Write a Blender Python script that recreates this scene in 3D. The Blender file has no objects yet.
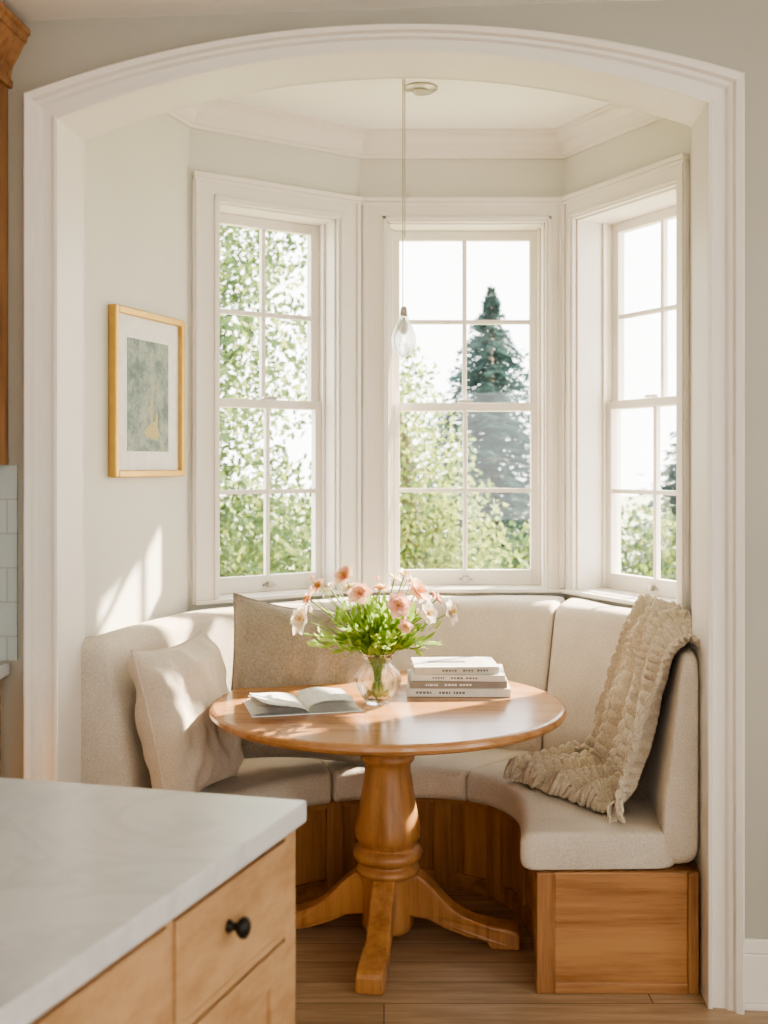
import bpy, bmesh, math, random
from mathutils import Vector, Matrix, noise
random.seed(7)
D = bpy.data
scene = bpy.context.scene
HC = 1.5

# ------------------------------------------------------------------ materials
def new_mat(name):
    m = D.materials.new(name); m.use_nodes = True
    nt = m.node_tree; b = nt.nodes['Principled BSDF']
    return m, nt, b
def L(nt, a, b): nt.links.new(a, b)
def coords(nt, scale=(1,1,1), rot=(0,0,0)):
    tc = nt.nodes.new('ShaderNodeTexCoord'); mp = nt.nodes.new('ShaderNodeMapping')
    mp.inputs['Scale'].default_value = scale; mp.inputs['Rotation'].default_value = rot
    L(nt, tc.outputs['Object'], mp.inputs['Vector']); return mp.outputs['Vector']
def noise_n(nt, vec, scale, detail=3, rough=.5):
    n = nt.nodes.new('ShaderNodeTexNoise'); n.inputs['Scale'].default_value = scale
    n.inputs['Detail'].default_value = detail; n.inputs['Roughness'].default_value = rough
    L(nt, vec, n.inputs['Vector']); return n.outputs['Fac']
def ramp(nt, fac, stops):
    r = nt.nodes.new('ShaderNodeValToRGB'); e = r.color_ramp.elements
    e[0].position, e[0].color = stops[0][0], (*stops[0][1], 1)
    e[1].position, e[1].color = stops[-1][0], (*stops[-1][1], 1)
    for p, c in stops[1:-1]:
        k = e.new(p); k.color = (*c, 1)
    L(nt, fac, r.inputs['Fac']); return r.outputs['Color']
def bump(nt, b, h, strength=.3, dist=.002):
    n = nt.nodes.new('ShaderNodeBump'); n.inputs['Strength'].default_value = strength
    n.inputs['Distance'].default_value = dist; L(nt, h, n.inputs['Height']); L(nt, n.outputs['Normal'], b.inputs['Normal'])

def paint(name, col, rough=.55, var=.03):
    m, nt, b = new_mat(name)
    v = coords(nt); f = noise_n(nt, v, 2.5)
    c = ramp(nt, f, [(.3, tuple(x*(1-var) for x in col)), (.7, tuple(min(1, x*(1+var)) for x in col))])
    L(nt, c, b.inputs['Base Color']); b.inputs['Roughness'].default_value = rough
    bump(nt, b, noise_n(nt, v, 180), .08, .001); return m
def wood(name, dark, light, axis='z', rough=.35, scale=1.0):
    m, nt, b = new_mat(name)
    s = {'x': (.06, 1, 1), 'y': (1, .06, 1), 'z': (1, 1, .06)}[axis]
    v = coords(nt, tuple(k*scale for k in s))
    a = noise_n(nt, v, 34, 7, .7); c2 = noise_n(nt, v, 9, 3)
    mx = nt.nodes.new('ShaderNodeMath'); mx.operation = 'MULTIPLY_ADD'
    mx.inputs[1].default_value = .6; L(nt, a, mx.inputs[0])
    m2 = nt.nodes.new('ShaderNodeMath'); m2.operation = 'MULTIPLY'; m2.inputs[1].default_value = .4
    L(nt, c2, m2.inputs[0]); L(nt, m2.outputs[0], mx.inputs[2])
    mid = tuple(x*.45+y*.55 for x, y in zip(dark, light))
    c = ramp(nt, mx.outputs[0], [(.39, dark), (.49, mid), (.60, light)])
    L(nt, c, b.inputs['Base Color']); b.inputs['Roughness'].default_value = rough
    bump(nt, b, a, .2, .001); return m
def fabric(name, c1, c2, scale=450, rough=.95, strength=.5):
    m, nt, b = new_mat(name)
    v = coords(nt)
    f = noise_n(nt, v, scale*.5, 2); g = noise_n(nt, v, 6, 2)
    ad = nt.nodes.new('ShaderNodeMath'); ad.operation = 'MULTIPLY_ADD'; ad.inputs[1].default_value = .7
    ml = nt.nodes.new('ShaderNodeMath'); ml.operation = 'MULTIPLY'; ml.inputs[1].default_value = .3
    L(nt, g, ml.inputs[0]); L(nt, f, ad.inputs[0]); L(nt, ml.outputs[0], ad.inputs[2])
    L(nt, ramp(nt, ad.outputs[0], [(.35, c1), (.65, c2)]), b.inputs['Base Color'])
    b.inputs['Roughness'].default_value = rough
    b.inputs['Sheen Weight'].default_value = .1
    bump(nt, b, f, strength, .002); return m
def plain(name, col, rough=.5, metal=0, **kw):
    m, nt, b = new_mat(name)
    v = coords(nt); f = noise_n(nt, v, 30)
    c = ramp(nt, f, [(.3, tuple(x*.93 for x in col)), (.7, tuple(min(1, x*1.05) for x in col))])
    L(nt, c, b.inputs['Base Color']); b.inputs['Roughness'].default_value = rough
    b.inputs['Metallic'].default_value = metal
    for k, x in kw.items(): b.inputs[k].default_value = x
    return m
def leafmat(name, c1, c2, trans=.4, sc=3):
    m, nt, b = new_mat(name)
    v = coords(nt); f = noise_n(nt, v, sc, 3)
    c = ramp(nt, f, [(.35, c1), (.65, c2)])
    L(nt, c, b.inputs['Base Color']); b.inputs['Roughness'].default_value = .6
    t = nt.nodes.new('ShaderNodeBsdfTranslucent'); L(nt, c, t.inputs['Color'])
    mix = nt.nodes.new('ShaderNodeMixShader'); mix.inputs[0].default_value = trans
    L(nt, b.outputs[0], mix.inputs[1]); L(nt, t.outputs[0], mix.inputs[2])
    L(nt, mix.outputs[0], nt.nodes['Material Output'].inputs['Surface']); return m

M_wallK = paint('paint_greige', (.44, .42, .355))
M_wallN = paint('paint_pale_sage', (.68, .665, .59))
M_trim = paint('paint_trim_cream', (.80, .755, .685), .4, .01)
M_ceil = paint('paint_ceiling', (.86, .84, .79), .7, .01)
M_oak = wood('oak_honey_v', (.23, .095, .032), (.45, .23, .095), 'z')
M_oakh = wood('oak_honey_h', (.25, .105, .036), (.47, .245, .102), 'x')
M_table = wood('oak_table', (.33, .145, .052), (.53, .28, .122), 'x', .2)
M_tablev = wood('oak_table_turned', (.28, .115, .04), (.49, .25, .10), 'z', .28)
M_isl = wood('oak_island', (.37, .21, .095), (.53, .335, .175), 'y', .4)
M_cream = fabric('linen_cream', (.51, .445, .36), (.69, .615, .515))
M_pil1 = fabric('linen_pillow', (.53, .455, .365), (.69, .61, .505), 500)
M_pil2 = fabric('woven_taupe', (.27, .228, .178), (.39, .335, .265), 260, .95, 1.0)
M_throw = fabric('knit_wool', (.48, .40, .295), (.68, .59, .465), 300)
M_brass = plain('gold_frame', (.60, .38, .11), .35, .6)
M_black = plain('black_iron', (.02, .018, .016), .35, .6)
M_metal = plain('brushed_nickel', (.5, .47, .42), .35, .9)
M_white = plain('white_paper', (.84, .83, .80), .7)
M_cord = plain('cord_grey', (.42, .38, .32), .6)

def floor_mat():
    m, nt, b = new_mat('oak_planks')
    v = coords(nt)
    br = nt.nodes.new('ShaderNodeTexBrick'); L(nt, v, br.inputs['Vector'])
    br.inputs['Scale'].default_value = 1; br.inputs['Brick Width'].default_value = 1.5
    br.inputs['Row Height'].default_value = .13; br.inputs['Mortar Size'].default_value = .002
    br.inputs['Color1'].default_value = (.38, .26, .16, 1); br.inputs['Color2'].default_value = (.50, .36, .23, 1)
    br.inputs['Mortar'].default_value = (.14, .09, .06, 1); br.inputs['Bias'].default_value = 0
    v2 = coords(nt, (.08, 1, 1)); g = noise_n(nt, v2, 34, 7, .7)
    c = ramp(nt, g, [(.36, (.58, .54, .49)), (.62, (1, 1, 1))])
    mx = nt.nodes.new('ShaderNodeMixRGB'); mx.blend_type = 'MULTIPLY'; mx.inputs[0].default_value = .8
    L(nt, br.outputs['Color'], mx.inputs[1]); L(nt, c, mx.inputs[2]); L(nt, mx.outputs[0], b.inputs['Base Color'])
    b.inputs['Roughness'].default_value = .4; bump(nt, b, g, .1, .001); return m
M_floor = floor_mat()
def marble_mat():
    m, nt, b = new_mat('marble_light_grey')
    v = coords(nt); n1 = nt.nodes.new('ShaderNodeTexNoise'); n1.inputs['Scale'].default_value = 2.6; n1.inputs['Detail'].default_value = 9
    n1.inputs['Distortion'].default_value = 1.2; n1.inputs['Roughness'].default_value=.6; L(nt, v, n1.inputs['Vector'])
    c = ramp(nt, n1.outputs['Fac'], [(.28, (.50, .51, .51)), (.44, (.60, .605, .60)), (.5, (.54, .545, .545)), (.56, (.61, .615, .61)), (.75, (.55, .56, .56))])
    L(nt, c, b.inputs['Base Color']); b.inputs['Roughness'].default_value = .2; return m
M_marble = marble_mat()
def tile_mat():
    m, nt, b = new_mat('glazed_tile')
    v = coords(nt, (1, 1, 1), (math.radians(90), 0, 0))
    br = nt.nodes.new('ShaderNodeTexBrick'); L(nt, v, br.inputs['Vector'])
    br.inputs['Scale'].default_value = 1; br.inputs['Brick Width'].default_value = .2; br.inputs['Row Height'].default_value = .1
    br.inputs['Mortar Size'].default_value = .003
    br.inputs['Color1'].default_value = (.50, .56, .54, 1); br.inputs['Color2'].default_value = (.54, .59, .57, 1)
    br.inputs['Mortar'].default_value = (.44, .46, .44, 1); L(nt, br.outputs['Color'], b.inputs['Base Color'])
    b.inputs['Roughness'].default_value = .2; return m
M_tile = tile_mat()
def glass_pane():
    m = D.materials.new('window_glass'); m.use_nodes = True; nt = m.node_tree; nt.nodes.clear()
    o = nt.nodes.new('ShaderNodeOutputMaterial'); t = nt.nodes.new('ShaderNodeBsdfTransparent'); g = nt.nodes.new('ShaderNodeBsdfGlossy')
    g.inputs['Roughness'].default_value = .02; mx = nt.nodes.new('ShaderNodeMixShader'); mx.inputs[0].default_value = .05
    L(nt, t.outputs[0], mx.inputs[1]); L(nt, g.outputs[0], mx.inputs[2]); L(nt, mx.outputs[0], o.inputs[0]); return m
M_pane = glass_pane()
def clear_glass(name, mixf):
    m = D.materials.new(name); m.use_nodes = True; nt = m.node_tree; nt.nodes.clear()
    o = nt.nodes.new('ShaderNodeOutputMaterial'); t = nt.nodes.new('ShaderNodeBsdfTransparent'); t.inputs[0].default_value = (.96, .97, .95, 1)
    g = nt.nodes.new('ShaderNodeBsdfGlass'); g.inputs['Roughness'].default_value = .02; g.inputs['IOR'].default_value = 1.45
    mx = nt.nodes.new('ShaderNodeMixShader'); mx.inputs[0].default_value = mixf
    L(nt, t.outputs[0], mx.inputs[1]); L(nt, g.outputs[0], mx.inputs[2]); L(nt, mx.outputs[0], o.inputs[0]); return m
M_glass = clear_glass('vase_glass', .7)

# ------------------------------------------------------------------ mesh builder
class MB:
    def __init__(s): s.v=[]; s.f=[]; s.mi=[]; s.sm=[]; s.mats=[]
    def add(s, verts, faces, mat, M=None, smooth=False):
        o = len(s.v)
        for p in verts:
            p = Vector(p)
            if M is not None: p = M @ p
            s.v.append(p)
        if mat not in s.mats: s.mats.append(mat)
        k = s.mats.index(mat)
        for f in faces: s.f.append([i+o for i in f]); s.mi.append(k); s.sm.append(smooth)
    def box(s, x0,x1,y0,y1,z0,z1, mat, M=None):
        vs = [(x0,y0,z0),(x1,y0,z0),(x1,y1,z0),(x0,y1,z0),(x0,y0,z1),(x1,y0,z1),(x1,y1,z1),(x0,y1,z1)]
        s.add(vs, [(0,3,2,1),(4,5,6,7),(0,1,5,4),(1,2,6,5),(2,3,7,6),(3,0,4,7)], mat, M)
    def prism(s, pts, z0, z1, mat, M=None):
        n = len(pts); vs = [(p[0],p[1],z0) for p in pts]+[(p[0],p[1],z1) for p in pts]
        fs = [list(range(n))[::-1], list(range(n,2*n))]+[(i,(i+1)%n,n+(i+1)%n,n+i) for i in range(n)]
        s.add(vs, fs, mat, M)
    def loft(s, rings, mat, M=None, closed=True, caps=True, smooth=True):
        n = len(rings[0]); vs = [p for r in rings for p in r]; fs=[]
        for i in range(len(rings)-1):
            for j in range(n if closed else n-1):
                k=(j+1)%n; fs.append((i*n+j, i*n+k, (i+1)*n+k, (i+1)*n+j))
        if caps: fs.append(list(range(n))[::-1]); fs.append([(len(rings)-1)*n+j for j in range(n)])
        s.add(vs, fs, mat, M, smooth)
    def lathe(s, prof, c, mat, seg=32, M=None, caps=True, smooth=True):
        rings=[[(c[0]+r*math.cos(2*math.pi*j/seg), c[1]+r*math.sin(2*math.pi*j/seg), c[2]+z) for j in range(seg)] for r,z in prof]
        s.loft(rings, mat, M, True, caps, smooth)
    def tube(s, pts, rad, mat, seg=8, M=None):
        pts=[Vector(p) for p in pts]; n=len(pts); rings=[]
        if not hasattr(rad,'__len__'): rad=[rad]*n
        up=Vector((0,0,1)); t0=(pts[1]-pts[0]).normalized()
        if abs(t0.dot(up))>.9: up=Vector((1,0,0))
        a=t0.cross(up).normalized()
        for i,p in enumerate(pts):
            t=(pts[min(i+1,n-1)]-pts[max(i-1,0)]).normalized()
            a=(a-t*a.dot(t)).normalized(); b=t.cross(a)
            rings.append([p+(a*math.cos(2*math.pi*j/seg)+b*math.sin(2*math.pi*j/seg))*rad[i] for j in range(seg)])
        s.loft(rings, mat, M)
    def build(s, name, bevel=0, seg=2, recalc=True, parent=None):
        me=D.meshes.new(name); me.from_pydata([tuple(p) for p in s.v],[],s.f)
        for m in s.mats: me.materials.append(m)
        me.polygons.foreach_set('material_index', s.mi); me.polygons.foreach_set('use_smooth', s.sm)
        me.update()
        if recalc:
            bm=bmesh.new(); bm.from_mesh(me); bmesh.ops.recalc_face_normals(bm, faces=bm.faces); bm.to_mesh(me); bm.free()
        o=D.objects.new(name, me); scene.collection.objects.link(o)
        if bevel:
            md=o.modifiers.new('bevel','BEVEL'); md.width=bevel; md.segments=seg; md.limit_method='ANGLE'; md.angle_limit=math.radians(40)
        if parent: o.parent=parent
        return o
def empty(name):
    e=D.objects.new(name,None); scene.collection.objects.link(e); return e
def frame(o, xa, ya=None, z=0):
    xa=Vector((xa[0],xa[1],0)).normalized()
    ya=Vector((-xa.y,xa.x,0)) if ya is None else Vector((ya[0],ya[1],0)).normalized()
    return Matrix(((xa.x,ya.x,0,o[0]),(xa.y,ya.y,0,o[1]),(0,0,1,z),(0,0,0,1)))
def cr(P, s):
    n=len(P)-1; s=max(0,min(n,s)); i=min(int(s),n-1); t=s-i
    g=lambda k: Vector(P[max(0,min(n,k))])
    a,b,c,d=g(i-1),g(i),g(i+1),g(i+2)
    if i==0: a=b*2-c
    if i==n-1: d=c*2-b
    return .5*((2*b)+(c-a)*t+(2*a-5*b+4*c-d)*t*t+(3*b-a-3*c+d)*t**3)

# ------------------------------------------------------------------ plan
A=[(-1.04,3.36),(-.74,4.27),(-.10,4.70),(.76,4.70),(1.10,4.02),(1.03,3.27)]
ZC=2.885; ZK=2.797
MA=frame((-.024,3.177),(.9967,-.081))
b=MB(); b.box(-2.6,2.6,-2.6,5.1,-.12,0,M_floor); b.build('floor')
b=MB(); b.prism([(-1.25,3.30),(1.25,3.10),(1.35,4.05),(.85,4.95),(-.2,4.95),(-.95,4.4)],ZC,ZC+.1,M_ceil); b.build('ceiling_nook')
b=MB(); b.prism([(-2.6,-2.6),(2.6,-2.6),(2.6,2.965+.03),(-2.6,3.385+.03)],ZK,ZK+.1,M_ceil); b.build('ceiling')

def arc_pts(hw,zs,zp,n=48):
    h=zp-zs; R=(hw*hw+h*h)/(2*h); a=math.asin(hw/R); out=[]
    for i in range(n+1):
        t=-a+2*a*i/n; out.append((R*math.sin(t), zp-R+R*math.cos(t)))
    return out
hw=.922
arc=arc_pts(hw+.004,2.504,2.674)
pts=[(-2.62,0),(-hw-.004,0)]+arc+[(hw+.004,0),(2.62,0),(2.62,2.95),(-2.62,2.95)]
b=MB(); n=len(pts)
vs=[(p[0],.012,p[1]) for p in pts]+[(p[0],.2,p[1]) for p in pts]
b.add(vs,[list(range(n)),list(range(n,2*n))[::-1]]+[(i,n+i,n+(i+1)%n,(i+1)%n) for i in range(n)],M_wallK,MA)
b.build('wall_arch')
cw=.094
inn=[(-hw,0),(-hw,1.2)]+arc_pts(hw,2.5,2.668)+[(hw,1.2),(hw,0)]
out=[(-hw-cw,0),(-hw-cw,1.2)]+arc_pts(hw+cw,2.572,2.738)+[(hw+cw,1.2),(hw+cw,0)]
prof=[(0,.205),(0,.0),(.02,-.012),(.12,-.014),(.16,-.004),(.5,-.007),(.58,-.018),(.70,-.020),(.76,-.034),(.93,-.040),(1,-.034),(1,.02)]
rings=[]
for i,o in zip(inn,out): rings.append([(i[0]+(o[0]-i[0])*t,y,i[1]+(o[1]-i[1])*t) for t,y in prof])
b=MB(); b.loft(rings,M_trim,MA,closed=False,caps=False,smooth=False); b.build('trim_arch_casing',recalc=False)
b=MB()
rings=[[(i[0]+(o[0]-i[0])*t,y,i[1]+(o[1]-i[1])*t) for t,y in [(0,.2),(0,.215),(1,.215),(1,.2)]] for i,o in zip(inn,out)]
b.loft(rings,M_trim,MA,closed=False,caps=False,smooth=False); b.build('trim_arch_inner',recalc=False)
b=MB()
b.box(hw+cw+.002,2.5,-.006,.012,0,.15,M_trim,MA); b.box(hw+cw+.002,2.5,-.001,.012,.15,.19,M_trim,MA); b.box(hw+cw+.002,2.5,-.018,-.006,0,.02,M_trim,MA)
b.build('baseboard_arch',bevel=.004)
def wall_open(name, M, Lx, H, ops, mat, th=.12):
    b=MB(); x=0
    for (a0,a1,z0,z1) in ops:
        b.box(x,a0,0,th,0,H,mat,M); b.box(a0,a1,0,th,0,z0,mat,M); b.box(a0,a1,0,th,z1,H,mat,M); x=a1
    b.box(x,Lx,0,th,0,H,mat,M); return b.build(name)
wall_open('wall_back',frame((2.6,-2.6),(-1,0)),5.2,ZK,[(.6,1.8,.9,2.3),(3.1,4.3,.9,2.3)],M_wallK)  # openings behind the camera are added to let in sky light as fill
wall_open('wall_right',frame((2.6,3.0),(0,-1)),5.6,ZK,[(1.2,2.4,.9,2.3),(3.4,4.6,.9,2.3)],M_wallK)  # out-of-view openings added for directional fill from the right
wall_open('wall_left',frame((-2.6,-2.6),(0,1)),6.05,ZK,[(.8,2.0,1.0,2.3)],M_wallK)

def seglen(i): return (Vector(A[i+1])-Vector(A[i])).length
def MP(i): return frame(A[i],Vector(A[i+1])-Vector(A[i]))
b=MB(); b.box(-.05,seglen(0),0,.15,0,2.95,M_wallN,MP(0)); b.build('wall_nook_left')
b=MB(); b.box(0,seglen(4)+.05,0,.15,0,2.95,M_wallN,MP(4)); b.build('wall_nook_right')
Z0,Z1=.975,2.52
def bay(i,tag,cL,cR,num,dd=0.0):
    Lp=seglen(i); M=MP(i); T=.17+dd
    b=MB()
    b.box(0,cL,0,T,0,2.95,M_wallN,M); b.box(Lp-cR,Lp,0,T,0,2.95,M_wallN,M)
    b.box(cL,Lp-cR,0,T,0,Z0,M_wallN,M); b.box(cL,Lp-cR,0,T,Z1,2.95,M_wallN,M)
    b.build('wall_bay_'+tag)
    w=MB(); W0,W1=cL,Lp-cR
    e=.006
    w.box(e,W0+.004,-.02,0,.972,2.60,M_trim,M); w.box(W1-.004,Lp-e,-.02,0,.972,2.60,M_trim,M)
    w.box(W0,W1,-.02,0,Z1-.004,2.60,M_trim,M)
    w.box(e,Lp-e,-.032,0,2.60,2.618,M_trim,M); w.box(e,Lp-e,-.026,0,2.585,2.60,M_trim,M)
    for xx in (.012,Lp-.03): w.box(xx,xx+.018,-.028,-.02,.985,2.59,M_trim,M)
    for xx in (W0-.02,W1+.006): w.box(xx,xx+.014,-.026,-.02,.985,2.54,M_trim,M)
    w.box(W0-.02,W1+.02,-.026,-.02,Z1+.006,Z1+.02,M_trim,M)
    w.box(e,Lp-e,-.042,.0,.968,.984,M_trim,M)
    w.box(W0,W0+.012,0,T,Z0,Z1,M_trim,M); w.box(W1-.012,W1,0,T,Z0,Z1,M_trim,M)
    w.box(W0,W1,0,T,Z1-.012,Z1,M_trim,M); w.box(W0,W1,0,T+.03,Z0-.008,Z0+.012,M_trim,M)
    a0,a1=W0+.012,W1-.012; zb,zt=Z0+.012,Z1-.012; zm=(zb+zt)/2
    for q in (a0,a1-.012): w.box(q,q+.012,.07+dd,.085+dd,zb,zt,M_trim,M)
    for lo,hi,y,br,tr in [(zb,zm+.018,.085+dd,.065,.034),(zm-.016,zt,.122+dd,.034,.04)]:
        st=.040
        w.box(a0,a0+st,y,y+.035,lo,hi,M_trim,M); w.box(a1-st,a1,y,y+.035,lo,hi,M_trim,M)
        w.box(a0+st,a1-st,y,y+.035,lo,lo+br,M_trim,M); w.box(a0+st,a1-st,y,y+.035,hi-tr,hi,M_trim,M)
        xm=(a0+a1)/2; z0,z1=lo+br,hi-tr; zc=(z0+z1)/2
        w.box(xm-.009,xm+.009,y+.006,y+.03,z0,z1,M_trim,M)
        w.box(a0+st,xm-.009,y+.006,y+.03,zc-.009,zc+.009,M_trim,M); w.box(xm+.009,a1-st,y+.006,y+.03,zc-.009,zc+.009,M_trim,M)
        w.add([(a0+st,y+.018,z0),(a1-st,y+.018,z0),(a1-st,y+.018,z1),(a0+st,y+.018,z1)],[(0,1,2,3)],M_pane,M)
    xm=(a0+a1)/2
    w.box(xm-.03,xm+.03,.065+dd,.085+dd,zm+.018,zm+.03,M_metal,M)
    w.box(xm-.03,xm+.03,.075+dd,.085+dd,zb+.022,zb+.030,M_metal,M); w.box(xm-.012,xm+.012,.062+dd,.085+dd,zb+.018,zb+.040,M_metal,M)
    w.build('window_%d'%num,bevel=.0025,seg=2)
bay(1,'left',.112,.115,1); bay(2,'back',.115,.08,2); bay(3,'right',.075,.05,3,.055)
b=MB()
for i in (1,2,3,4):
    nx=MP(i-1).to_3x3()@Vector((0,1,0)); ny=MP(i).to_3x3()@Vector((0,1,0)); p=Vector((*A[i],0))
    q=[p,p+nx*.168,p+(nx+ny).normalized()*.19,p+ny*.168]
    b.prism([(v.x,v.y) for v in q][::-1],0,2.95,M_wallN)
b.build('wall_bay_posts')
def offs(P,d):
    out=[]
    for i,p in enumerate(P):
        p=Vector(p)
        def nrm(a,b):
            t=(Vector(b)-Vector(a)).normalized(); return Vector((t.y,-t.x))
        if i==0: m=nrm(P[0],P[1])
        elif i==len(P)-1: m=nrm(P[-2],P[-1])
        else:
            n1,n2=nrm(P[i-1],P[i]),nrm(P[i],P[i+1]); m=(n1+n2).normalized(); m=m/ m.dot(n1)
        out.append(p+m*d)
    return out
cp=[(0,-.10),(.012,-.10),(.014,-.088),(.022,-.085),(.026,-.07),(.04,-.045),(.062,-.028),(.075,-.024),(.078,-.012),(.088,-.010),(.09,0)]
lines=[[ (q.x,q.y,ZC+dz) for q in offs(A,d)] for d,dz in cp]
rings=[[l[k] for l in lines] for k in range(len(A))]
b=MB(); b.loft(rings,M_trim,closed=False,caps=False,smooth=False); b.build('trim_crown')
# unseen overhang added outside the bay to block sun through the upper windows
b=MB(); inn2=offs(A,-.16); out2=offs(A,-.85)
b.prism([(p.x,p.y) for p in inn2]+[(p.x,p.y) for p in out2[::-1]],2.76,2.94,M_trim); b.build('sun_block_eave')

# ------------------------------------------------------------------ banquette
O=[(-.975,3.43),(-.86,3.83),(-.715,4.21),(-.42,4.44),(-.08,4.655),(.33,4.655),(.72,4.645),(.91,4.31),(1.05,4.0),(.985,3.6),(.897,3.185)]
T=[(-.86,3.43),(-.76,3.80),(-.60,4.08),(-.37,4.28),(-.06,4.40),(.3,4.42),(.62,4.34),(.82,4.11),(.93,3.88),(.91,3.55),(.85,3.185)]
I=[(-.78,3.43),(-.70,3.73),(-.56,3.95),(-.33,4.09),(-.05,4.15),(.27,4.16),(.54,4.10),(.73,3.95),(.82,3.78),(.83,3.5),(.79,3.185)]
F=[(-.52,3.43),(-.45,3.56),(-.36,3.68),(-.22,3.78),(-.05,3.84),(.12,3.855),(.27,3.82),(.375,3.72),(.42,3.57),(.415,3.40),(.385,3.175)]
FB=[(-.55,3.43),(-.49,3.6),(-.40,3.74),(-.25,3.87),(-.06,3.96),(.10,3.99),(.28,3.95),(.42,3.82),(.475,3.62),(.47,3.42),(.445,3.19)]
ZS=.455; ZB=.965; ZBASE=.345
def rquad(q,r,k=5):
    out=[]; n=len(q)
    for i in range(n):
        p=q[i]; a=q[i-1]-p; c=q[(i+1)%n]-p
        ra=min(r,a.length*.48); rc=min(r,c.length*.48)
        s=p+a.normalized()*ra; e=p+c.normalized()*rc
        for j in range(k+1):
            t=j/k; out.append(s*(1-t)**2+p*2*t*(1-t)+e*t*t)
    return out
def cush(b,sec,s0,s1,r,mat,n=34,gap=.006,rs=.10):
    rings=[]; ss=[]
    m=6
    for j in range(m+1):
        th=j/m*math.pi/2; ss.append((s0+gap+rs*(1-math.cos(th)) , 1-math.sin(th)))
    for j in range(1,n): ss.append((s0+gap+rs+(s1-s0-2*gap-2*rs)*j/n,0))
    for j in range(m,-1,-1):
        th=j/m*math.pi/2; ss.append((s1-gap-rs*(1-math.cos(th)),1-math.sin(th)))
    for s,k in ss:
        q=sec(s); ring=rquad(q,r); c=sum(ring,Vector())/len(ring)
        rr=[]
        for p in ring:
            d=(p-c); l=d.length
            p2=c+d*(1-min(.5,.028*k*1.2/l))
            p2=p2+d.normalized()*.004*noise.noise(p*5)
            rr.append(p2)
        rings.append(rr)
    b.loft(rings,mat)
def sec_seat(s):
    f=cr(F,s); i=cr(I,s); d=(i-f).normalized(); i2=i+d*.05
    return [Vector((f.x,f.y,ZBASE)),Vector((i2.x,i2.y,ZBASE)),Vector((i2.x,i2.y,ZS-.003)),Vector((f.x,f.y,ZS))]
def sec_back(s):
    o=cr(O,s); t=cr(T,s); i=cr(I,s)
    return [Vector((o.x,o.y,ZBASE+.01)),Vector((i.x,i.y,ZBASE+.01)),Vector((i.x,i.y,ZS+.08)),Vector((t.x,t.y,ZB)),Vector((o.x,o.y,ZB-.004))]
root=empty('banquette_bench')
b=MB()
for s0,s1 in [(0,3.3),(3.3,6.0),(6.0,10)]: cush(b,sec_seat,s0,s1,.04,M_cream)
b.build('seat_cushions',parent=root)
b=MB()
for s0,s1 in [(0,2.55),(2.55,6.15),(6.15,10)]: cush(b,sec_back,s0,s1,.055,M_cream)
b.build('back_cushions',parent=root)
b=MB()
N=60
fp=[tuple(cr(FB,10*i/N)) for i in range(N+1)]; op=[tuple(cr(O,10*i/N)) for i in range(N+1)]
b.prism(fp+op[::-1],0,ZBASE-.002,M_oak)
def bx(s): return cr(FB,s)
for s in [1,2.2,3.4,4.5,5.6,6.7,7.6,8.6,9.85]:
    p=bx(s); t=(bx(min(10,s+.05))-bx(s-.05)).normalized(); M=frame(p,t)
    b.box(-.032,.032,-.014,.012,0,ZBASE-.004,M_oak,M)
def band(z0,z1,d):
    rings=[]
    for i in range(N+1):
        s=10*i/N; p=bx(s); t=(bx(min(10,s+.05))-bx(max(0,s-.05))).normalized(); nn=Vector((t.y,-t.x))
        q=p+nn*d; p2=p-nn*.01
        rings.append([(p2.x,p2.y,z0),(q.x,q.y,z0),(q.x,q.y,z1),(p2.x,p2.y,z1)])
    b.loft(rings,M_oakh,smooth=False)
band(0,.06,.011); band(ZBASE-.04,ZBASE-.004,.011)
Me=frame((.445,3.19),(1,-.01)); w=.447
b.box(-.012,.04,-.014,.01,0,ZBASE-.003,M_oak,Me); b.box(w-.03,w,-.014,.01,0,ZBASE-.003,M_oak,Me)
b.box(.04,w-.03,-.008,.01,0,ZBASE-.003,M_oakh,Me); b.box(.04,w-.03,-.013,.0,0,.03,M_oakh,Me)
b.build('base',bevel=.003,parent=root)

# ------------------------------------------------------------------ throw
def tpath(c):
    sh=7.15+(9.62-7.15)*c; st=7.7+(9.95-7.7)*c
    w0=.12+.24*c+.42*c**3
    def S(w,s,z):
        p=cr(F,s).lerp(cr(I,s),w); return Vector((p.x,p.y,z))
    def Bk(h,s,off):
        i=cr(I,s); t=cr(T,s); o=cr(O,s); n=(i-o).normalized()
        zlo=ZS+.08
        p=i.lerp(t,max(0,(h)))+n*off
        return Vector((p.x,p.y,zlo+(ZB-zlo)*h))
    sm=lambda k: sh+(st-sh)*k
    pts=[S(w0,sh,ZS+.012),S((w0*1.1+.78)/2.1,sm(.1),ZS+.018),S(max(.76,w0+.06),sm(.2),ZS+.030)]
    pts.append(Bk(.0,sm(.32),.07)); pts.append(Bk(.35,sm(.5),.038)); pts.append(Bk(.7,sm(.75),.024)); pts.append(Bk(.93,sm(.95),.020))
    o=cr(O,st); t=cr(T,st); q=t.lerp(o,.35); pts.append(Vector((q.x,q.y,ZB+.022)))
    q=t.lerp(o,.75); pts.append(Vector((q.x,q.y,ZB+.018)))
    q=t.lerp(o,.92); pts.append(Vector((q.x,q.y,ZB+.006)))
    return pts
NC,NR=240,380
base=[]
for j in range(NC+1):
    P=tpath(j/NC); n=len(P)-1
    Pt=[tuple(p) for p in P]
    base.append([cr(Pt,n*i/NR) for i in range(NR+1)])
def nrm_at(i,j):
    du=base[min(j+1,NC)][i]-base[max(j-1,0)][i]; dv=base[j][min(i+1,NR)]-base[j][max(i-1,0)]
    n=dv.cross(du)
    if n.length<1e-9: return Vector((0,0,1))
    n.normalize()
    return n
sgn=1 if nrm_at(10,75).z>0 else -1
vs=[]
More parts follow.
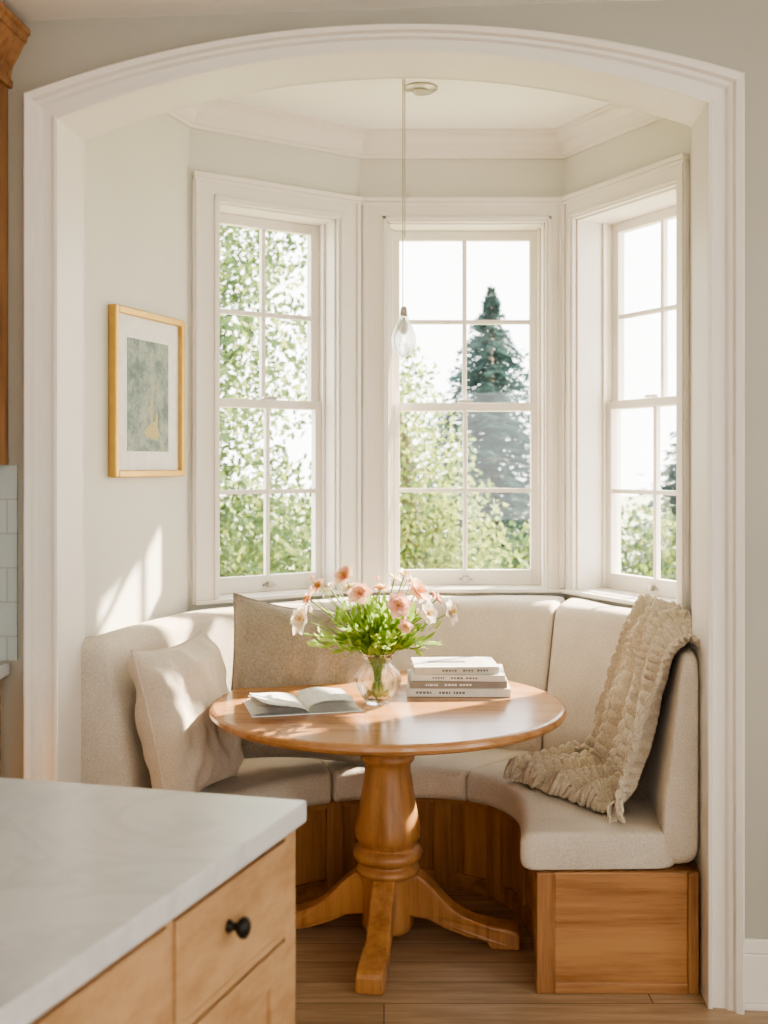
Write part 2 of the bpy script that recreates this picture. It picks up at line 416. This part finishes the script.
for i in range(NR+1):
    for j in range(NC+1):
        p=base[j][i]; n=nrm_at(i,j)*sgn; c=j/NC; q=i/NR
        ph=2*math.pi*(3.9*c+.25*q)+1.3*math.sin(3*q+1)+1.8*noise.noise(Vector((c*2.2,q*2.5,0)))
        fold=.032*(.5+.5*math.sin(ph))**1.4*2*.8+.016*max(0,noise.noise(Vector((c*5,q*7,2))))
        fold*= (.25 if q>.85 else 1 if q<.75 else 1-.75*(q-.75)/.1)
        u=c*15+.35*math.sin(q*9+c*4); v=q*34+.5*noise.noise(Vector((c*8,q*8,5))); x=u-math.floor(u)
        # stagger alternate columns: open chunky stitches
        off=.5*(int(math.floor(u))%2)
        hh=(max(0,math.sin(math.pi*x))**.7)*(.15+.85*abs(math.sin(math.pi*(v+off))))
        wob=Vector((noise.noise(p*9),noise.noise(p*9+Vector((5,0,0))),0))*.012
        vs.append(p+n*(fold+.015*hh)+wob)
fs=[(i*(NC+1)+j,i*(NC+1)+j+1,(i+1)*(NC+1)+j+1,(i+1)*(NC+1)+j) for i in range(NR) for j in range(NC)]
b=MB(); b.add(vs,fs,M_throw,None,True)
for j in range(0,NC+1,5):
    p=vs[j]; o=(base[j][0]-base[j][12]).normalized()
    r1=Vector((random.uniform(-.3,.3),random.uniform(-.3,.3),0))
    e=p+(o+r1)*random.uniform(.016,.032); e.z=ZS+.010
    b.tube([p,(p+e)/2+Vector((0,0,.002)),e],[.009,.008,.004],M_throw,6)
o=b.build('knit_throw_blanket',recalc=False)
md=o.modifiers.new('s','SOLIDIFY'); md.thickness=.006; md.offset=0

# ------------------------------------------------------------------ pillows
def pillow(name,w,h,t,c,W,H,mat,seed,dip=0):
    W=Vector(W).normalized(); H=Vector(H); H=(H-W*H.dot(W)).normalized(); Nn=W.cross(H)
    M=Matrix(((W.x,H.x,Nn.x,c[0]),(W.y,H.y,Nn.y,c[1]),(W.z,H.z,Nn.z,c[2]),(0,0,0,1)))
    n=50; b=MB()
    def pt(a,e,sd):
        k=1-.075*(1-abs(a)**2)*abs(e)**6-(dip*(1-a*a) if e>0 else 0)*e*e*e*(e>0); k2=1-.075*(1-abs(e)**2)*abs(a)**6
        x=a*w/2*k2; y=e*h/2*k
        z=t/2*(max(0,(1-a**4))**.6)*(max(0,(1-e**4))**.6)*(1-.15*e)
        wr=noise.noise(Vector((a*2.3+seed,e*2.3,sd)))*.024+.012*noise.noise(Vector((a*5+seed,e*4,sd+3)))+ .007*math.sin(9*(a+e)+seed)*math.exp(-3*(1-max(abs(a),abs(e))))
        z=z+wr*min(1,z/(t*.2))
        return (x,y,sd*max(z,.0))
    for sd in (1,-1):
        V=[pt(-1+2*i/n,-1+2*j/n,sd) for j in range(n+1) for i in range(n+1)]
        Fs=[(j*(n+1)+i,j*(n+1)+i+1,(j+1)*(n+1)+i+1,(j+1)*(n+1)+i) for j in range(n) for i in range(n)]
        if sd<0: Fs=[f[::-1] for f in Fs]
        b.add(V,Fs,mat,M,True)
    ed=[pt(-1+2*i/n,-1,1) for i in range(n)]+[pt(1,-1+2*i/n,1) for i in range(n)]+[pt(1-2*i/n,1,1) for i in range(n)]+[pt(-1,1-2*i/n,1) for i in range(n+1)]
    b.tube(ed,.004,mat,6,M)
    return b.build(name,recalc=False)
pillow('throw_pillow',.43,.50,.19,(-.632,3.59,.696),(.36,.92,.02),(-.24,.06,1),M_pil1,1.3,.04)
pillow('throw_pillow',.53,.56,.19,(-.285,3.91,.75),(.93,.30,-.12),(-.06,.22,1),M_pil2,4.1,.06)

# ------------------------------------------------------------------ table
TC=(.012,3.55); TZ=.75
root=empty('round_pedestal_table')
b=MB()
b.lathe([(.30,-.045),(.30,-.032),(.50,-.032),(.546,-.031),(.555,-.026),(.560,-.017),(.558,-.008),(.553,-.003),(.545,0)],(TC[0],TC[1],TZ),M_table,96,smooth=False)
b.build('top',parent=root)
b=MB()
pr=[(.16,.705),(.16,.69),(.10,.68),(.072,.66),(.075,.60),(.085,.585),(.085,.57),(.073,.56),(.072,.54),(.078,.50),(.087,.44),(.098,.385),(.104,.35),(.102,.325),(.088,.305),(.086,.298),(.106,.29),(.112,.275),(.108,.262),(.088,.252),(.085,.245),(.098,.235),(.102,.225),(.098,.215),(.082,.205),(.080,.19),(.082,.05),(.07,.03),(.02,.03)]
pr2=[]
for k in range(len(pr)-1):
    pr2.append(pr[k]); pr2.append(((pr[k][0]+pr[k+1][0])/2,(pr[k][1]+pr[k+1][1])/2))
b.lathe(pr2,(TC[0],TC[1],0),M_tablev,48)
b.build('pedestal',parent=root)
up=[(.055,.225),(.10,.215),(.15,.175),(.205,.12),(.27,.085),(.34,.07),(.395,.062),(.418,.045),(.418,.0)]
lo=[(.325,.0),(.31,.022),(.25,.032),(.18,.055),(.13,.08),(.08,.085),(.055,.085)]
ps=[tuple(cr(up,i*.5)) for i in range(17)]+lo
b=MB()
for a in (-98,-8,82,172):
    sc=1 if a in(-8,172) else .93
    a=math.radians(a); M=frame(TC,(math.cos(a),math.sin(a)))
    n=len(ps); V=[]
    for sd in (-1,1):
        for r,z in ps: V.append((r*sc,sd*(.036 if r<.3 else .041),z))
    b.add(V,[list(range(n)),list(range(n,2*n))[::-1]]+[(i,n+i,n+(i+1)%n,(i+1)%n) for i in range(n)],M_tablev,M)
b.build('legs',bevel=.008,seg=3,parent=root)

# ------------------------------------------------------------------ vase and flowers
VC=(-.02,3.52,TZ+.001)
root=empty('flower_vase')
b=MB()
po=[(.0,0),(.036,0),(.040,.004),(.042,.012),(.055,.03),(.068,.052),(.074,.072),(.071,.092),(.056,.112),(.044,.124),(.042,.134),(.048,.148),(.058,.160)]
pi=[(.056,.160),(.045,.147),(.039,.134),(.041,.124),(.053,.111),(.067,.092),(.070,.072),(.064,.053),(.051,.032),(.036,.014),(0,.010)]
seg=64; rings=[]
for k,(r,z) in enumerate(po+pi):
    rg=[]
    for j in range(seg):
        a=2*math.pi*j/seg; rr=r*(1+(.035*math.cos(16*a) if k<len(po) and .02<z<.12 else 0)+(.03*math.cos(8*a) if abs(z-.160)<.001 else 0))
        rg.append((VC[0]+rr*math.cos(a),VC[1]+rr*math.sin(a),VC[2]+z))
    rings.append(rg)
b.loft(rings,M_glass,caps=False); b.build('vase',parent=root)
M_leaf=leafmat('leaf_green',(.20,.36,.05),(.42,.58,.15),.4,25)
M_stem=leafmat('stem_green',(.20,.34,.07),(.30,.44,.12),.2,20)
M_pet=[leafmat('petal_peach',(.90,.52,.36),(.96,.72,.55),.4,40),leafmat('petal_white',(.90,.78,.64),(.95,.90,.80),.4,40),leafmat('petal_pink',(.90,.48,.37),(.94,.64,.50),.4,40)]
M_yel=plain('stamen_yellow',(.75,.5,.1),.6)
fl=MB()
def basis(d):
    d=d.normalized(); a=d.cross(Vector((0,0,1)))
    if a.length<.1: a=d.cross(Vector((1,0,0)))
    a.normalize(); return d,a,d.cross(a)
def blade(b,p,d,side,Ln,wd,mat,curl=.3,cup=.2,n=6):
    d=d.normalized(); nrm=d.cross(side).normalized(); V=[]
    for i in range(n+1):
        t=i/n; w=wd*math.sin(math.pi*min(1,(t*.86+.08)))**.8*(1 if i<n else .15)
        c=p+d*(Ln*t)+nrm*(curl*Ln*t*t)
        V+= [c-side*w+nrm*(cup*w), c, c+side*w+nrm*(cup*w)]
    Fs=[]
    for i in range(n):
        for j in range(2): Fs.append((i*3+j,i*3+j+1,(i+1)*3+j+1,(i+1)*3+j))
    b.add(V,Fs,mat,None,True)
def flower(b,p,d,r,mat):
    d,a,c=basis(d)
    for ring,(cnt,open_,sc) in enumerate([(6,.95,1),(6,.6,.8)]):
        for k in range(cnt):
            an=2*math.pi*k/cnt+ring*.5+random.uniform(-.15,.15)
            rad=a*math.cos(an)+c*math.sin(an); side=d.cross(rad).normalized()
            dd=(rad*open_+d*(1.05-open_*.6)).normalized()
            blade(b,p,dd,side,r*sc*random.uniform(.9,1.1),r*.42*sc,mat,random.uniform(-.4,-.1),.25)
    for k in range(5):
        an=2*math.pi*k/5; q=p+d*r*.6+(a*math.cos(an)+c*math.sin(an))*r*.15
        b.tube([p,q],[.0008,.0015],M_yel,4)
mouth=Vector((VC[0],VC[1],VC[2]+.14))
def px(u,v,d): return Vector(((u-384)*d/1120,d,HC-(v-465)*d/1120))
blooms=[(345,577,3.50,.044,0),(304,620,3.46,.052,1),(360,594,3.42,.040,0),(398,606,3.40,.044,2),(417,592,3.50,.046,0),(427,614,3.44,.040,1),(449,613,3.52,.042,1),(310,600,3.58,.036,0),(394,580,3.60,.032,1),(331,590,3.62,.036,1),(380,590,3.66,.034,0),(436,600,3.62,.034,2),(320,586,3.5,.030,0),(405,627,3.38,.026,0),(362,606,3.62,.03,1),(352,590,3.56,.034,1),(404,576,3.56,.030,1)]
for u,v,d,r,k in blooms:
    e=px(u,v,d); foot=Vector((VC[0],VC[1],VC[2]+.02))-Vector((e.x-VC[0],e.y-VC[1],0))*.18
    mth=mouth+Vector((e.x-VC[0],e.y-VC[1],0))*.15
    mid=mth.lerp(e,.5)+Vector((0,0,.02))
    path=[tuple(foot),tuple(mth),tuple(mid),tuple(e)]
    fl.tube([cr(path,3*i/12) for i in range(13)],.0024,M_stem,6)
    dr=(e-mouth); dr=Vector((dr.x,dr.y-.10,dr.z*.5+.02))
    flower(fl,e,dr,r,M_pet[k])
    if random.random()<.6:
        q=e+Vector((random.uniform(-.03,.03),random.uniform(-.02,.02),random.uniform(.0,.03)))
        fl.tube([mid,q],.0014,M_stem,5); fl.tube([q,q+Vector((0,0,.006)),q+Vector((0,0,.014)),q+Vector((0,0,.02))],[.001,.006,.005,.001],M_pet[k],6)
for k in range(100):
    an=random.uniform(0,2*math.pi); el=random.uniform(.12,1.3); Rr=random.uniform(.09,.20)
    e=mouth+Vector((math.cos(an)*math.cos(el)*Rr*1.2,math.sin(an)*math.cos(el)*Rr*.9,math.sin(el)*Rr*.95+.01))
    mid=mouth.lerp(e,.5)+Vector((0,0,.02))
    foot=Vector((VC[0],VC[1],VC[2]+.02))-Vector((e.x-VC[0],e.y-VC[1],0))*.15
    path=[tuple(foot),tuple(mouth+Vector((math.cos(an)*.025,math.sin(an)*.025,0))),tuple(mid),tuple(e)]
    if k%3==0: fl.tube([cr(path,3*i/9) for i in range(10)],.0014,M_stem,5)
    for q in range(8):
        t=1.25+1.75*q/7; p=cr(path,t); dr=(cr(path,min(3,t+.1))-cr(path,t-.1)).normalized()
        rr=Vector((random.uniform(-1,1),random.uniform(-1,1),random.uniform(-.4,.8)))
        dd=(dr+rr*.8).normalized(); sd=dd.cross(Vector((random.uniform(-.5,.5),random.uniform(-.5,.5),1))).normalized()
        blade(fl,p,dd,sd,random.uniform(.03,.06),random.uniform(.006,.012),M_leaf,random.uniform(-.4,.1),.3,5)
fl.build('flowers_and_leaves',recalc=False,parent=root)

# ------------------------------------------------------------------ books, magazine
b=MB()
covs=[plain('cover_a',(.56,.52,.46),.5),plain('cover_b',(.26,.22,.19),.5),plain('cover_c',(.70,.68,.63),.5),plain('cover_d',(.42,.37,.31),.5)]
M_ttl=plain('cover_print',(.14,.12,.10),.5)
z=TZ+.001
for k,(w,dp,h,rot,ox) in enumerate([(.335,.225,.026,-2,0),(.315,.215,.022,1,-.005),(.305,.21,.02,-3,.0),(.275,.19,.024,2,-.012)]):
    M=Matrix.Translation((.245+ox,3.73,z))@Matrix.Rotation(math.radians(rot),4,'Z')
    c=covs[[2,1,2,0][k]]
    b.box(-w/2,w/2,-dp/2,dp/2,0,.003,c,M); b.box(-w/2,w/2,-dp/2,dp/2,h-.003,h,c if k<3 else covs[2],M)
    b.box(-w/2+.0,w/2,-dp/2,-dp/2+.003,.003,h-.003,c,M)
    b.box(-w/2+.004,w/2-.004,-dp/2+.003,dp/2-.004,.003,h-.003,M_white,M)
    x=-w/2+.03+.02*k
    for q in range(16):
        ww=random.uniform(.004,.009)
        if q not in (5,6,11): b.box(x,x+ww,-dp/2-.0005,-dp/2,h*.36,h*.64,M_ttl if k!=1 else M_white,M)
        x+=ww+.003
    if k==3:
        b.box(-w/2+.03,w/2-.04,-dp/2+.03,dp/2-.03,h,h+.0005,covs[0],M)
        b.box(-w/2+.05,w/2-.1,-.02,.02,h+.0005,h+.001,M_ttl,M)
    z+=h+.0005
b.build('book_stack',bevel=.001,seg=1)
def print_mat():
    m,nt,bb=new_mat('printed_page'); v=coords(nt,(1,1,1),(0,0,math.radians(-14)))
    br=nt.nodes.new('ShaderNodeTexBrick'); L(nt,v,br.inputs['Vector']); br.inputs['Scale'].default_value=1
    br.inputs['Brick Width'].default_value=.06; br.inputs['Row Height'].default_value=.009; br.inputs['Mortar Size'].default_value=.003
    br.inputs['Color1'].default_value=(.34,.33,.32,1); br.inputs['Color2'].default_value=(.55,.54,.52,1); br.inputs['Mortar'].default_value=(.80,.79,.75,1)
    f=noise_n(nt,v,9,1); c=ramp(nt,f,[(.54,(.0,.0,.0)),(.57,(1,1,1))])
    mx=nt.nodes.new('ShaderNodeMixRGB'); L(nt,c,mx.inputs[0]); L(nt,br.outputs['Color'],mx.inputs[1]); mx.inputs[2].default_value=(.78,.77,.73,1)
    L(nt,mx.outputs[0],bb.inputs['Base Color']); bb.inputs['Roughness'].default_value=.6; return m
M_print=print_mat()
b=MB(); M=Matrix.Translation((-.255,3.47,TZ+.001))@Matrix.Rotation(math.radians(14),4,'Z')
for layer in range(6):
    n=16; V=[]
    for j in range(2):
        for i in range(2*n+1):
            x=(i-n)/n; ax=abs(x)
            zz=.004+layer*.0024+.018*math.sin(math.pi*min(1,ax))*(1-.5*ax)*(1.0 if x>0 else .75)*(.3+layer*.16)
            if layer>=4: zz+=.018*(ax**3)*(1 if x<0 else .5)*(layer-3)*(1 if j==0 else .4)
            V.append((x*(.165-.003*layer),(-.11 if j==0 else .11)+.005*layer*(1 if x>0 else -.4),zz if ax>.04 else .004+layer*.001))
    Fs=[(i,i+1,2*n+1+i+1,2*n+1+i) for i in range(2*n)]
    b.add(V,Fs,M_print if layer>=4 else M_white,M,True)
b.box(-.168,.168,-.112,.112,0,.003,M_white,M)
b.build('open_magazine',recalc=False)

# ------------------------------------------------------------------ picture
M=MP(0); t0,t1,z0,z1=.385,.865,1.458,2.036
def art_mat():
    m,nt,bb=new_mat('art_print'); v=coords(nt,(1,1,1))
    f=noise_n(nt,v,11,9,.8)
    c=ramp(nt,f,[(.36,(.05,.09,.08)),(.44,(.13,.19,.16)),(.51,(.24,.30,.27)),(.57,(.34,.36,.26)),(.64,(.36,.43,.42))])
    L(nt,c,bb.inputs['Base Color']); return m
root=empty('framed_picture')
b=MB(); fw=.024
b.box(t0,t0+fw,-.032,-.001,z0,z1,M_brass,M); b.box(t1-fw,t1,-.032,-.001,z0,z1,M_brass,M)
b.box(t0+fw,t1-fw,-.032,-.001,z0,z0+fw,M_brass,M); b.box(t0+fw,t1-fw,-.032,-.001,z1-fw,z1,M_brass,M)
b.build('frame',bevel=.005,seg=3,parent=root)
b=MB(); b.box(t0+fw,t1-fw,-.014,-.002,z0+fw,z1-fw,M_white,M); b.build('mat_board',parent=root)
b=MB(); b.box(t0+.10,t1-.10,-.0155,-.014,z0+.09,z1-.10,art_mat(),M)
M_fig=plain('art_figure',(.52,.44,.20),.6); M_fig2=plain('art_figure_light',(.42,.40,.26),.6)
cx=(t0+t1)/2
def fig(pts,mat,off):
    b.add([(cx+x,-.0158-off,z0+z) for x,z in pts],[list(range(len(pts)))],mat,M)
fig([(-.02,.14),(.06,.13),(.075,.15),(.06,.18),(.065,.22),(.05,.23),(.045,.20),(.0,.18),(-.03,.16)],M_fig,0)
fig([(.012,.19),(.028,.19),(.034,.25),(.03,.30),(.036,.32),(.027,.33),(.017,.32),(.018,.29),(.004,.24)],M_fig2,.0003)
b.build('artwork',parent=root)

# ------------------------------------------------------------------ pendant
root=empty('pendant_light')
b=MB(); x,y=.07,3.95
b.lathe([(.0,0),(.03,0),(.03,-.008),(.012,-.02),(.0,-.02)],(x,y,ZC),M_trim,24)
b.tube([(x-.0035,y,ZC-.01),(x-.0035,y,2.06)],.002,M_cord,6); b.tube([(x+.0035,y,ZC-.01),(x+.0035,y,2.30)],.0018,M_cord,6)
b.lathe([(.003,.0),(.010,-.004),(.013,-.02),(.013,-.035),(.0,-.035)],(x,y,2.06),M_metal,20)
b.build('cord_and_socket',parent=root)
b=MB(); pp=[(.013,0),(.018,-.02),(.030,-.045),(.041,-.075),(.044,-.10),(.038,-.13),(.018,-.150),(.004,-.154)]
po2=[tuple(cr(pp,i*.4)) for i in range(18)]
b.lathe(po2+[(max(.001,r-.0025),z) for r,z in po2[::-1]],(x,y,2.035),clear_glass('shade_glass',.4),32,caps=False)
b.lathe([(.004,-.01),(.012,-.03),(.017,-.05),(.012,-.066),(.002,-.07)],(x,y,2.03),M_white,16)
b.build('globe_shade',parent=root)
b=MB(); b.lathe([(.0,0),(.062,0),(.062,-.006),(.052,-.012),(.046,-.006),(.03,-.010),(.03,-.016),(.0,-.016)],(.135,4.11,ZC-.001),M_metal,40,smooth=False); b.build('ceiling_spotlight')

# ------------------------------------------------------------------ island
IC=(-.133,1.94)
ex=Vector((-.97,.24,0)).normalized(); ey=Vector((-.344,-.939,0)).normalized()
MI=Matrix(((ex.x,ey.x,0,IC[0]),(ex.y,ey.y,0,IC[1]),(0,0,1,0),(0,0,0,1)))
root=empty('kitchen_island')
W,LY=.85,1.55
b=MB(); b.box(0,W,0,LY,.882,.92,M_marble,MI); b.build('countertop',bevel=.004,seg=3,parent=root)
b=MB()
b.box(.036,W-.03,.02,LY-.03,.10,.880,M_isl,MI); b.box(.10,W-.08,.08,LY-.06,0,.10,M_isl,MI)
b.box(.018,.036,.006,.046,.08,.880,M_isl,MI); b.box(.018,.036,.046,LY-.03,.868,.880,M_isl,MI)
ys=[.046,.43,.80,1.17]
for k,y0 in enumerate(ys[1:]): b.box(.019,.036,y0-.018,y0+.0,.08,.868,M_isl,MI)
b.box(.019,.036,.046,LY-.03,.698,.712,M_isl,MI); b.box(.019,.036,.046,LY-.03,.08,.12,M_isl,MI)
for k in range(3):
    y0,y1=ys[k]+.004,ys[k+1]-.022
    b.box(.015,.036,y0,y1,.716,.864,M_isl,MI)
    z0,z1=.125,.694
    b.box(.024,.036,y0,y1,z0,z1,M_isl,MI)
    b.box(.015,.024,y0,y0+.055,z0,z1,M_isl,MI); b.box(.015,.024,y1-.055,y1,z0,z1,M_isl,MI)
    b.box(.015,.024,y0+.055,y1-.055,z1-.055,z1,M_isl,MI); b.box(.015,.024,y0+.055,y1-.055,z0,z0+.055,M_isl,MI)
b.build('cabinet',bevel=.002,seg=2,parent=root)
b=MB()
for k in range(3):
    yc=(ys[k]+ys[k+1]-.018)/2+.03; c=MI@Vector((.015,yc,.80)); n=-(ex)
    zax=n; xa=zax.cross(Vector((0,0,1))).normalized(); ya=zax.cross(xa)
    Mk=Matrix(((xa.x,ya.x,zax.x,c.x),(xa.y,ya.y,zax.y,c.y),(xa.z,ya.z,zax.z,c.z),(0,0,0,1)))
    b.lathe([(.0,0),(.010,0),(.009,.004),(.006,.008),(.006,.014),(.013,.018),(.0165,.024),(.0155,.030),(.009,.034),(0,.035)],(0,0,0),M_black,24,Mk)
b.build('drawer_knobs',parent=root)

# ------------------------------------------------------------------ left kitchen cabinets
root=empty('wall_cabinet')
xr=-1.078
b=MB(); b.box(-2.45,xr,-.33,.010,1.50,2.60,M_oak,MA)
for k in range(3):
    x1=xr-.02-k*.45; x0=x1-.42
    b.box(x0,x1,-.35,-.33,1.52,2.55,M_oak,MA)
    b.box(x0,x0+.06,-.358,-.35,1.52,2.55,M_oak,MA); b.box(x1-.06,x1,-.358,-.35,1.52,2.55,M_oak,MA)
b.build('carcass',bevel=.003,parent=root)
b=MB(); rings=[]
for dz,d in [(0,0),(0,.012),(.02,.014),(.024,.006),(.06,.012),(.10,.035),(.13,.048),(.132,.056),(.15,.058),(.154,.066),(.17,.066)]:
    rings.append([(-2.45,-.33-d,2.60+dz),(xr+d,-.33-d,2.60+dz),(xr+d,.01,2.60+dz),(-2.45,.01,2.60+dz)])
b.loft(rings,M_oakh,MA,smooth=False); b.build('crown',parent=root)
b=MB(); b.box(-2.5,-1.05,.004,.012,.93,1.50,M_tile,MA); b.build('backsplash_tiles')
root=empty('base_cabinet')
b=MB(); b.box(-2.45,-1.10,-.58,.010,.1,.885,M_isl,MA); b.box(-2.45,-1.14,-.52,.01,0,.1,M_isl,MA)
for k in range(3):
    x1=-1.12-k*.45; b.box(x1-.42,x1,-.60,-.58,.13,.86,M_isl,MA)
b.build('carcass',bevel=.003,parent=root)
b=MB(); b.box(-2.5,-1.07,-.63,.003,.887,.925,M_marble,MA); b.build('worktop',bevel=.003,parent=root)

# ------------------------------------------------------------------ outside
M_lawn=leafmat('lawn',(.28,.31,.16),(.38,.39,.21),.0,.8)
b=MB(); b.box(-60,60,5.3,90,-1.15,-1.0,M_lawn); b.build('lawn')
M_fol1=leafmat('foliage_light',(.24,.30,.07),(.42,.46,.15),.4,1.2)
M_fol2=leafmat('foliage_mid',(.055,.10,.035),(.16,.23,.085),.35,1.2)
M_con=leafmat('foliage_conifer',(.045,.09,.085),(.11,.17,.16),.25,1.5)
M_bark=wood('bark',(.12,.09,.06),(.25,.2,.15),'z',.9)
def leaves(b,blobs,n,size,mats):
    for (cx,cy,cz,r) in blobs:
        for k in range(int(n*r*r)):
            d=Vector((random.gauss(0,1),random.gauss(0,1),random.gauss(0,1))).normalized()*r*random.random()**.45
            p=Vector((cx,cy,cz))+d
            a=Vector((random.gauss(0,1),random.gauss(0,1),random.gauss(0,1))).normalized()
            c=a.cross(Vector((random.gauss(0,1),random.gauss(0,1),random.gauss(0,1)))).normalized()
            s=size*random.uniform(.6,1.3)
            b.add([p-a*s,p+c*s*.5,p+a*s,p-c*s*.5],[(0,1,2,3)],random.choice(mats))
def tree(name,x,y,h,blobs,n,size,mats):
    b=MB()
    b.tube([(x,y,-1.0),(x+.05,y,h*.3),(x,y,h)],[.16,.11,.04],M_bark,8)
    for (cx,cy,cz,r) in blobs:
        if abs(cx-x)+abs(cz-h)>.3: b.tube([(x,y,max(-.6,min(h,cz)-1.0)),((x+cx)/2,(y+cy)/2,cz-.4),(cx,cy,cz)],[.06,.04,.015],M_bark,6)
    leaves(b,blobs,n,size,mats); b.build(name,recalc=False)
tree('deciduous_tree',-2.2,10.5,3.2,[(-2.2,10.5,3.4,1.2),(-1.4,10.3,2.5,1.0),(-3.1,10.4,2.2,1.3),(-2.0,10.0,1.3,1.2),(-1.2,10.6,.7,1.0),(-3.2,11,.9,1.2),(-1.3,11,4.0,.8),(-2.3,10.2,.3,1.1)],2700,.045,[M_fol1,M_fol2,M_fol2,M_fol2])
tree('deciduous_tree',.25,11.5,1.8,[(.2,11.5,1.6,.75),(.55,11.3,.9,.7),(-.05,11.4,.7,.8),(.1,11.6,2.3,.5),(.9,11.2,.3,.6),(.2,11.2,.1,.8)],3200,.04,[M_fol1,M_fol1,M_fol2])
b=MB(); bl=[(x*.8,14+random.uniform(-.6,.6),random.uniform(-.1,.4),random.uniform(.7,.95)) for x in range(-4,6)]
leaves(b,bl,2000,.055,[M_fol1,M_fol2,M_fol2]); b.build('garden_shrubs',recalc=False)
def conifer(name,x,y,z0,z1,R):
    b=MB(); b.tube([(x,y,-1.0),(x,y,z1+.1)],[.18,.015],M_bark,8)
    lv=64
    for i in range(lv):
        t=i/(lv-1); z=z0+(z1-z0)*t; r=R*(1-t)**1.05+.02
        nb=int(8+14*(1-t)); tipl=.06+.17*min(1,(1-t)*2.2)
        for k in range(nb):
            an=random.uniform(0,6.283); rr=r*random.uniform(.65,1.15)*(1.15-.4*((i%5)/4)); d=Vector((math.cos(an),math.sin(an),0)); sd=Vector((-d.y,d.x,0))
            for q in range(8):
                u=(q+random.random())/8; p=Vector((x,y,z))+d*rr*u+Vector((0,0,-.20*rr*u*u+.05*random.uniform(-1,1)))
                for s_ in (-1,1):
                    tip=p+(d*.6+sd*s_*random.uniform(.5,1)).normalized()*tipl*random.uniform(.6,1.2)+Vector((0,0,random.uniform(-.08,.03)))
                    b.add([p,p+d*.06+Vector((0,0,.03)),tip],[(0,1,2)],M_con)
    b.build(name,recalc=False)
conifer('conifer_tree',1.72,18,-.3,4.3,2.6)
conifer('conifer_tree',5.0,17,-.4,3.0,1.8)
tree('deciduous_tree',4.3,12.5,.9,[(4.3,12.5,1.0,.9),(3.6,12.4,.2,.8),(5.1,12.6,.5,.9),(4.4,12.2,.0,.8)],2500,.05,[M_fol2,M_fol1])

# ------------------------------------------------------------------ light
w=D.worlds.new('world'); scene.world=w; w.use_nodes=True; nt=w.node_tree; bg=nt.nodes['Background']
tc=nt.nodes.new('ShaderNodeTexCoord'); sp=nt.nodes.new('ShaderNodeSeparateXYZ'); L(nt,tc.outputs['Generated'],sp.inputs[0])
c=ramp(nt,sp.outputs['Z'],[(0,(1,.98,.94)),(.3,(.99,.98,.96)),(1,(.80,.89,1))]); L(nt,c,bg.inputs['Color']); bg.inputs['Strength'].default_value=6.8
s=D.lights.new('sun','SUN'); s.energy=36; s.angle=math.radians(1.0); s.color=(1,.87,.69)
so=D.objects.new('sun_light',s); scene.collection.objects.link(so)
sd=Vector((.80,.60,.60)); so.rotation_euler=sd.to_track_quat('Z','Y').to_euler(); so.location=(8,9,6)
try:
    scene.view_settings.look='AgX - Medium High Contrast'
except Exception as e: print(e)

cam=D.cameras.new('camera'); co=D.objects.new('camera',cam); scene.collection.objects.link(co)
co.location=(0,0,HC); co.rotation_euler=(math.radians(90),0,0)
cam.sensor_width=36; cam.lens=36*1120/1024; cam.shift_y=-47/1024; cam.clip_start=.05; cam.clip_end=200
cam.dof.use_dof=True; cam.dof.focus_distance=3.6; cam.dof.aperture_fstop=3.5
scene.camera=co
